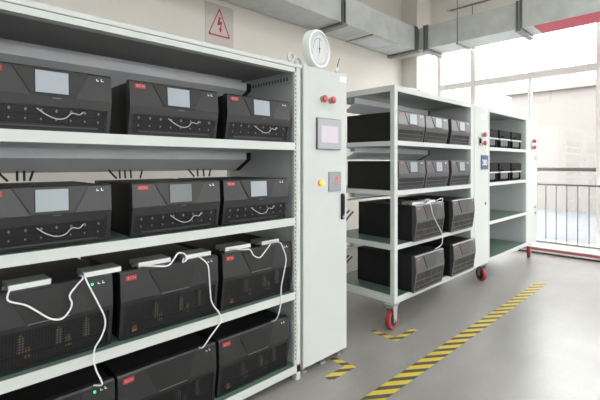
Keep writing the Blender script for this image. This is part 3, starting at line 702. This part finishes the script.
def rack_on_casters(label, y0, y1, ye0, ye1, left_open):
    t = thing('shelving_rack', label, 'rack')
    MB().box(XBK, XFR, y0, y1, ZTOP - 0.008, ZTOP).build('top_cover', 'white_steel', t)
    tf = MB()
    for x in (XFR - 0.03, XBK): tf.box(x, x + 0.03, y0, y1, ZTOP - 0.05, ZTOP - 0.008)
    for y in (y0, y1 - 0.03): tf.box(XBK + 0.03, XFR - 0.03, y, y + 0.03, ZTOP - 0.05, ZTOP - 0.008)
    tf.build('top_frame', 'white_steel', t)
    for x in (XFR - 0.042, XBK):
        MB().box(x, x + 0.042, y0, y0 + (0.05 if left_open else 0.02), 0.214, ZTOP - 0.05).build('post', 'white_steel', t, bevel=0.002)
        MB().box(x, x + 0.042, ye1, y1, 0.214, ZTOP - 0.05).build('post', 'white_steel', t, bevel=0.002)
    bf = MB()
    for x in (XFR - 0.03, XBK): bf.box(x, x + 0.03, y0 + 0.05, ye1, 0.214, 0.225)
    for y in (y0, y1 - 0.03): bf.box(XBK + 0.042, XFR - 0.042, y, y + 0.03, 0.214, 0.268)
    bf.build('base_frame', 'white_steel', t)
    for z in ZB:
        shelf(t, y0 + (0.05 if left_open else 0.02), ye1, z, 0.040)
        if left_open:
            MB().box(XBK + 0.042, XFR - 0.042, y0 + 0.004, y0 + 0.032, z - 0.042, z - 0.003).build('side_rail', 'white_steel', t)
    MB().box(XBK + 0.042, XFR - 0.042, ye1 + 0.002, ye1 + 0.010, 0.27, ZTOP - 0.05).build('end_panel', 'panel_steel', t)
    if not left_open:
        MB().box(XBK + 0.042, XFR - 0.042, y0 + 0.004, y0 + 0.012, 0.27, ZTOP - 0.05).build('end_panel', 'panel_steel', t)
    return t
rb = rack_on_casters('white steel rack on red casters in the middle, with open side and grey power units', 2.935, 4.533, None, 4.45, True)
for zt, dr_ in ((ZTOP - 0.05, 0.075), (ZB[0] - 0.04, 0.065), (ZB[1] - 0.04, 0.035), (ZB[2] - 0.04, 0.01)): hood(rb, 2.99, 4.36, zt, 0.0, dr_)
caster(-1.912, 2.945, 'red-rimmed caster nearest, standing inside the taped floor corner', 0.06)
caster(XBK + 0.05, 2.985, 'red caster at the rear under the open side of the middle rack')
gB = 'power units in the middle rack'
for i, y in enumerate((2.990, 3.462, 3.985)):
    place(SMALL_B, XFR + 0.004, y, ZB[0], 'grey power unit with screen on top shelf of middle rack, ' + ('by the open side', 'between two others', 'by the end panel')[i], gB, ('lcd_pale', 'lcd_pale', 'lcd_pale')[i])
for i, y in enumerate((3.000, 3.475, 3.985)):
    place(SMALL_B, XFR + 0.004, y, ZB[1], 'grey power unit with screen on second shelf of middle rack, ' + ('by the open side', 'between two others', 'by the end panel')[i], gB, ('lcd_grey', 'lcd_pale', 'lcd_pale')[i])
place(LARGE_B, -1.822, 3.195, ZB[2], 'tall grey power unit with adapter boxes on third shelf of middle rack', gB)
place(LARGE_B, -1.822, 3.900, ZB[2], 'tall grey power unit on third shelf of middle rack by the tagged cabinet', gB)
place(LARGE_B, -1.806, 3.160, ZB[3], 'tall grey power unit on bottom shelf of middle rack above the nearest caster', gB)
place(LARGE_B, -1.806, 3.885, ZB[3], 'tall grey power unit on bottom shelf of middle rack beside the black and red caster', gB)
adapter(-1.875, 3.150 + 0.06, ZB[2] + 0.3205, 0.20, 0.0, 'pale adapter box on the middle rack unit, left one', 'adapter boxes in the middle rack')
adapter(-1.875, 3.470, ZB[2] + 0.3205, 0.17, 0.03, 'pale adapter box on the middle rack unit, right one', 'adapter boxes in the middle rack')
cable(yz(-1.812, [(3.30, 1.032, -1.868), (3.40, 1.036), (3.43, 1.005), (3.464, 0.932), (3.521, 0.863), (3.615, 0.765), (3.650, 0.706), (3.635, 0.630), (3.56, 0.5925, -1.84)]), 0.0036, 'cable_white', 'white cable hanging in front of the tall unit of the middle rack', group='white cables')
cable(yz(-1.83, [(3.33, 1.036, -1.868), (3.35, 1.058), (3.40, 1.072), (3.445, 1.060), (3.462, 1.034, -1.868)]), 0.0036, 'cable_white', 'short white cable arched between the two adapter boxes of the middle rack', group='white cables')
cable(yz(-1.84, [(3.61, 1.034, -1.866), (3.66, 1.058), (3.71, 1.058), (3.70, 1.030), (3.655, 1.030, -1.866)]), 0.0036, 'cable_white', 'curled white cable end at the right adapter box of the middle rack', group='white cables')
for i, (y, z) in enumerate(((3.06, 1.0), (3.12, 0.98), (3.05, 0.56), (3.10, 0.54))):
    cable([(-2.50, y + 0.05, z - 0.06), (-2.53, y, z - 0.12), (-2.56, y - 0.02, z - 0.20), (-2.60, y + 0.02, z - 0.26)], 0.008, 'cable_black', ('upper', 'lower')[i % 2] + ' black cable sagging at the back of the middle rack, ' + ('third', 'bottom')[i // 2] + ' shelf', group='black cables behind the %s shelf of the middle rack' % ('third', 'bottom')[i // 2])
# tube with a blue cap on the rack top
t = thing('glue_tube', 'white tube with blue cap lying on top of the middle rack', 'tube', (-1.95, 3.28, ZTOP + 0.016))
MB().lathe([(0.010, 0), (0.016, 0.01), (0.016, 0.13), (0.010, 0.14)], (0, 0, 0), 'y', 14).build('tube_body', 'sticker_white', t, smooth=True)
MB().lathe([(0.0165, 0.13), (0.0165, 0.175), (0.012, 0.18)], (0, 0, 0), 'y', 14).build('cap', 'cap_blue', t, smooth=True)

cb = cabinet('control_cabinet', 'white control cabinet with blue hanging tag between the middle and far racks', 4.537, 4.958, 0.222, ZTOP - 0.004)
knob(cb, 4.775, 1.727, 0.028, deep=0.045); knob(cb, 4.775, 1.630, 0.028, deep=0.045)
MB().box(XFR, XFR + 0.004, 4.66, 4.71, 1.60, 1.70).build('switch_plate', 'knob_collar', cb)
MB().box(XFR + 0.004, XFR + 0.02, 4.675, 4.70, 1.625, 1.68).build('switch', 'handle_black', cb, bevel=0.003)
MB().box(XFR, XFR + 0.001, 4.74, 4.86, 1.905, 1.965).build('sticker', 'sticker_white', cb)
MB().lathe([(0.016, 0), (0.016, 0.012)], (XFR, 4.85, 0.93), 'x', 14).build('lock', 'zinc', cb)
caster(-1.95, 4.91, 'black and red caster under the cabinet with the blue tag', PI / 2 - 0.6)
caster(XBK + 0.06, 4.91, 'red caster at the rear under the cabinet with the blue tag', 0.2)
t = thing('hanging_tag', 'blue tag with white characters hanging on the cabinet between the racks', 'tag', (XFR, 4.822, 1.325))
MB().box(0.002, 0.006, -0.105, 0.105, 0, 0.165).build('plate', 'tag_blue', t, bevel=0.001)
text('280', 0.095, 'sticker_white', (0.0068, 0.0, 0.078), t)
MB().tube([(0.004, -0.06, 0.165), (0.004, 0.028, 0.285), (0.004, 0.085, 0.165)], 0.002, 6, smooth=False).build('string', 'sticker_white', t)

# ================================================================== far rack
rc = rack_on_casters('white steel rack farthest away by the windows, half of its shelves empty', 4.962, 6.335, None, 6.30, False)
gC = 'black modules in the far rack'
def module(y, z, wd, label):
    t = thing('battery_module', label, 'module', (XFR - 0.05, y, z), 0, gC)
    H = 0.235
    MB().box(-0.45, -0.02, 0, wd, 0, H).build('case', 'module_black', t, bevel=0.006)
    MB().box(-0.02, 0.0, 0.012, wd - 0.012, 0.125, H - 0.004).build('upper_front', 'module_black', t, bevel=0.004)
    MB().box(-0.02, 0.012, 0.01, wd - 0.03, 0.108, 0.124).build('front_strip', 'module_strip', t, bevel=0.002)
    MB().box(-0.02, -0.002, 0.05, wd - 0.10, 0.030, 0.106).build('front_panel', 'module_grey', t, bevel=0.003)
    for yy in (0.012, wd - 0.085): MB().box(-0.02, 0.006, yy, yy + 0.03, 0.008, 0.100).build('bumper', 'module_black', t, bevel=0.004)
    MB().tube([(0.0, 0.03, 0.135), (0.03, 0.035, 0.15), (0.034, 0.06, 0.155), (0.03, 0.085, 0.15), (0.0, 0.09, 0.135)], 0.006, 6).build('carry_handle', 'module_black', t)
for r_ in (0, 1):
    for i, y in enumerate((4.99, 5.43, 5.87)):
        module(y, ZB[r_], 0.41, f'black module with pale strip on {rows[r_]} shelf of far rack, ' + ('beside tagged cabinet', 'middle of three', 'closest to the windows')[i])
cc = cabinet('control_cabinet', 'white control cabinet at the far end of the racks next to the railing', 6.340, 6.815, 0.222, ZTOP - 0.004)
knob(cc, 6.61, 1.72, 0.028, deep=0.045); knob(cc, 6.61, 1.63, 0.028, deep=0.045)
MB().box(XFR, XFR + 0.004, 6.52, 6.57, 1.60, 1.70).build('switch_plate', 'knob_collar', cc)
MB().box(XFR, XFR + 0.003, 6.69, 6.79, 1.44, 1.50).build('name_plate', 'knob_collar', cc)
for z in (0.66, 0.75): MB().lathe([(0.022, 0), (0.022, 0.012)], (XFR, 6.71, z), 'x', 14).build('lock', 'zinc', cc)
caster(-1.945, 6.64, 'red caster by the window kerb under the farthest cabinet', 0.29)
caster(XBK + 0.06, 6.64, 'red caster at the rear under the farthest cabinet')

# ------------------------------------------------------------------ outdoors
g = tag(MB().box(-30, 30, YG + 0.16, 60, -0.12, -0.02).box(XR + 0.2, 30, -30, YG + 0.16, -0.12, -0.02).build('outdoor_ground', 'pavement'), 'pale pavement outside the windows', 'ground'); g['kind'] = 'structure'
t = thing('neighbour_building', 'pale peach building across the yard behind the glass', 'building', (-4.6, 14.0, -0.02))
MB().box(0, 16, 0, 7, 0, 3.6).build('wall', 'building_peach', t)
MB().box(-0.15, 16.15, -0.15, 7.15, 3.6, 3.75).build('roof_edge', 'building_peach', t)
t = thing('leafy_tree', 'hazy leafy tree rising behind the neighbouring building', 'tree', (-6.2, 25.5, -0.02))
MB().lathe([(0.22, 0), (0.16, 2.5), (0.10, 5.2)], (0, 0, 0), 'z', 10).build('trunk', 'bark', t, smooth=True)
m_ = MB()
for i in range(2600):
    a = random.uniform(0, 2*PI); b2 = random.uniform(-1, 1); rr_ = random.random() ** 0.4
    p = Vector((3.2 * rr_ * math.cos(a) * math.sqrt(1-b2*b2), 2.4 * rr_ * math.sin(a) * math.sqrt(1-b2*b2), 5.5 + 1.3 * rr_ * b2))
    u_ = Vector((random.uniform(-1,1), random.uniform(-1,1), random.uniform(-1,1))).normalized() * 0.13
    v_ = u_.cross(Vector((random.uniform(-1,1), random.uniform(-1,1), random.uniform(-1,1)))).normalized() * 0.07
    m_.add([p - u_, p + v_, p + u_, p - v_], [(0, 1, 2, 3)])
stuff(m_.build('foliage', 'leaf', t))
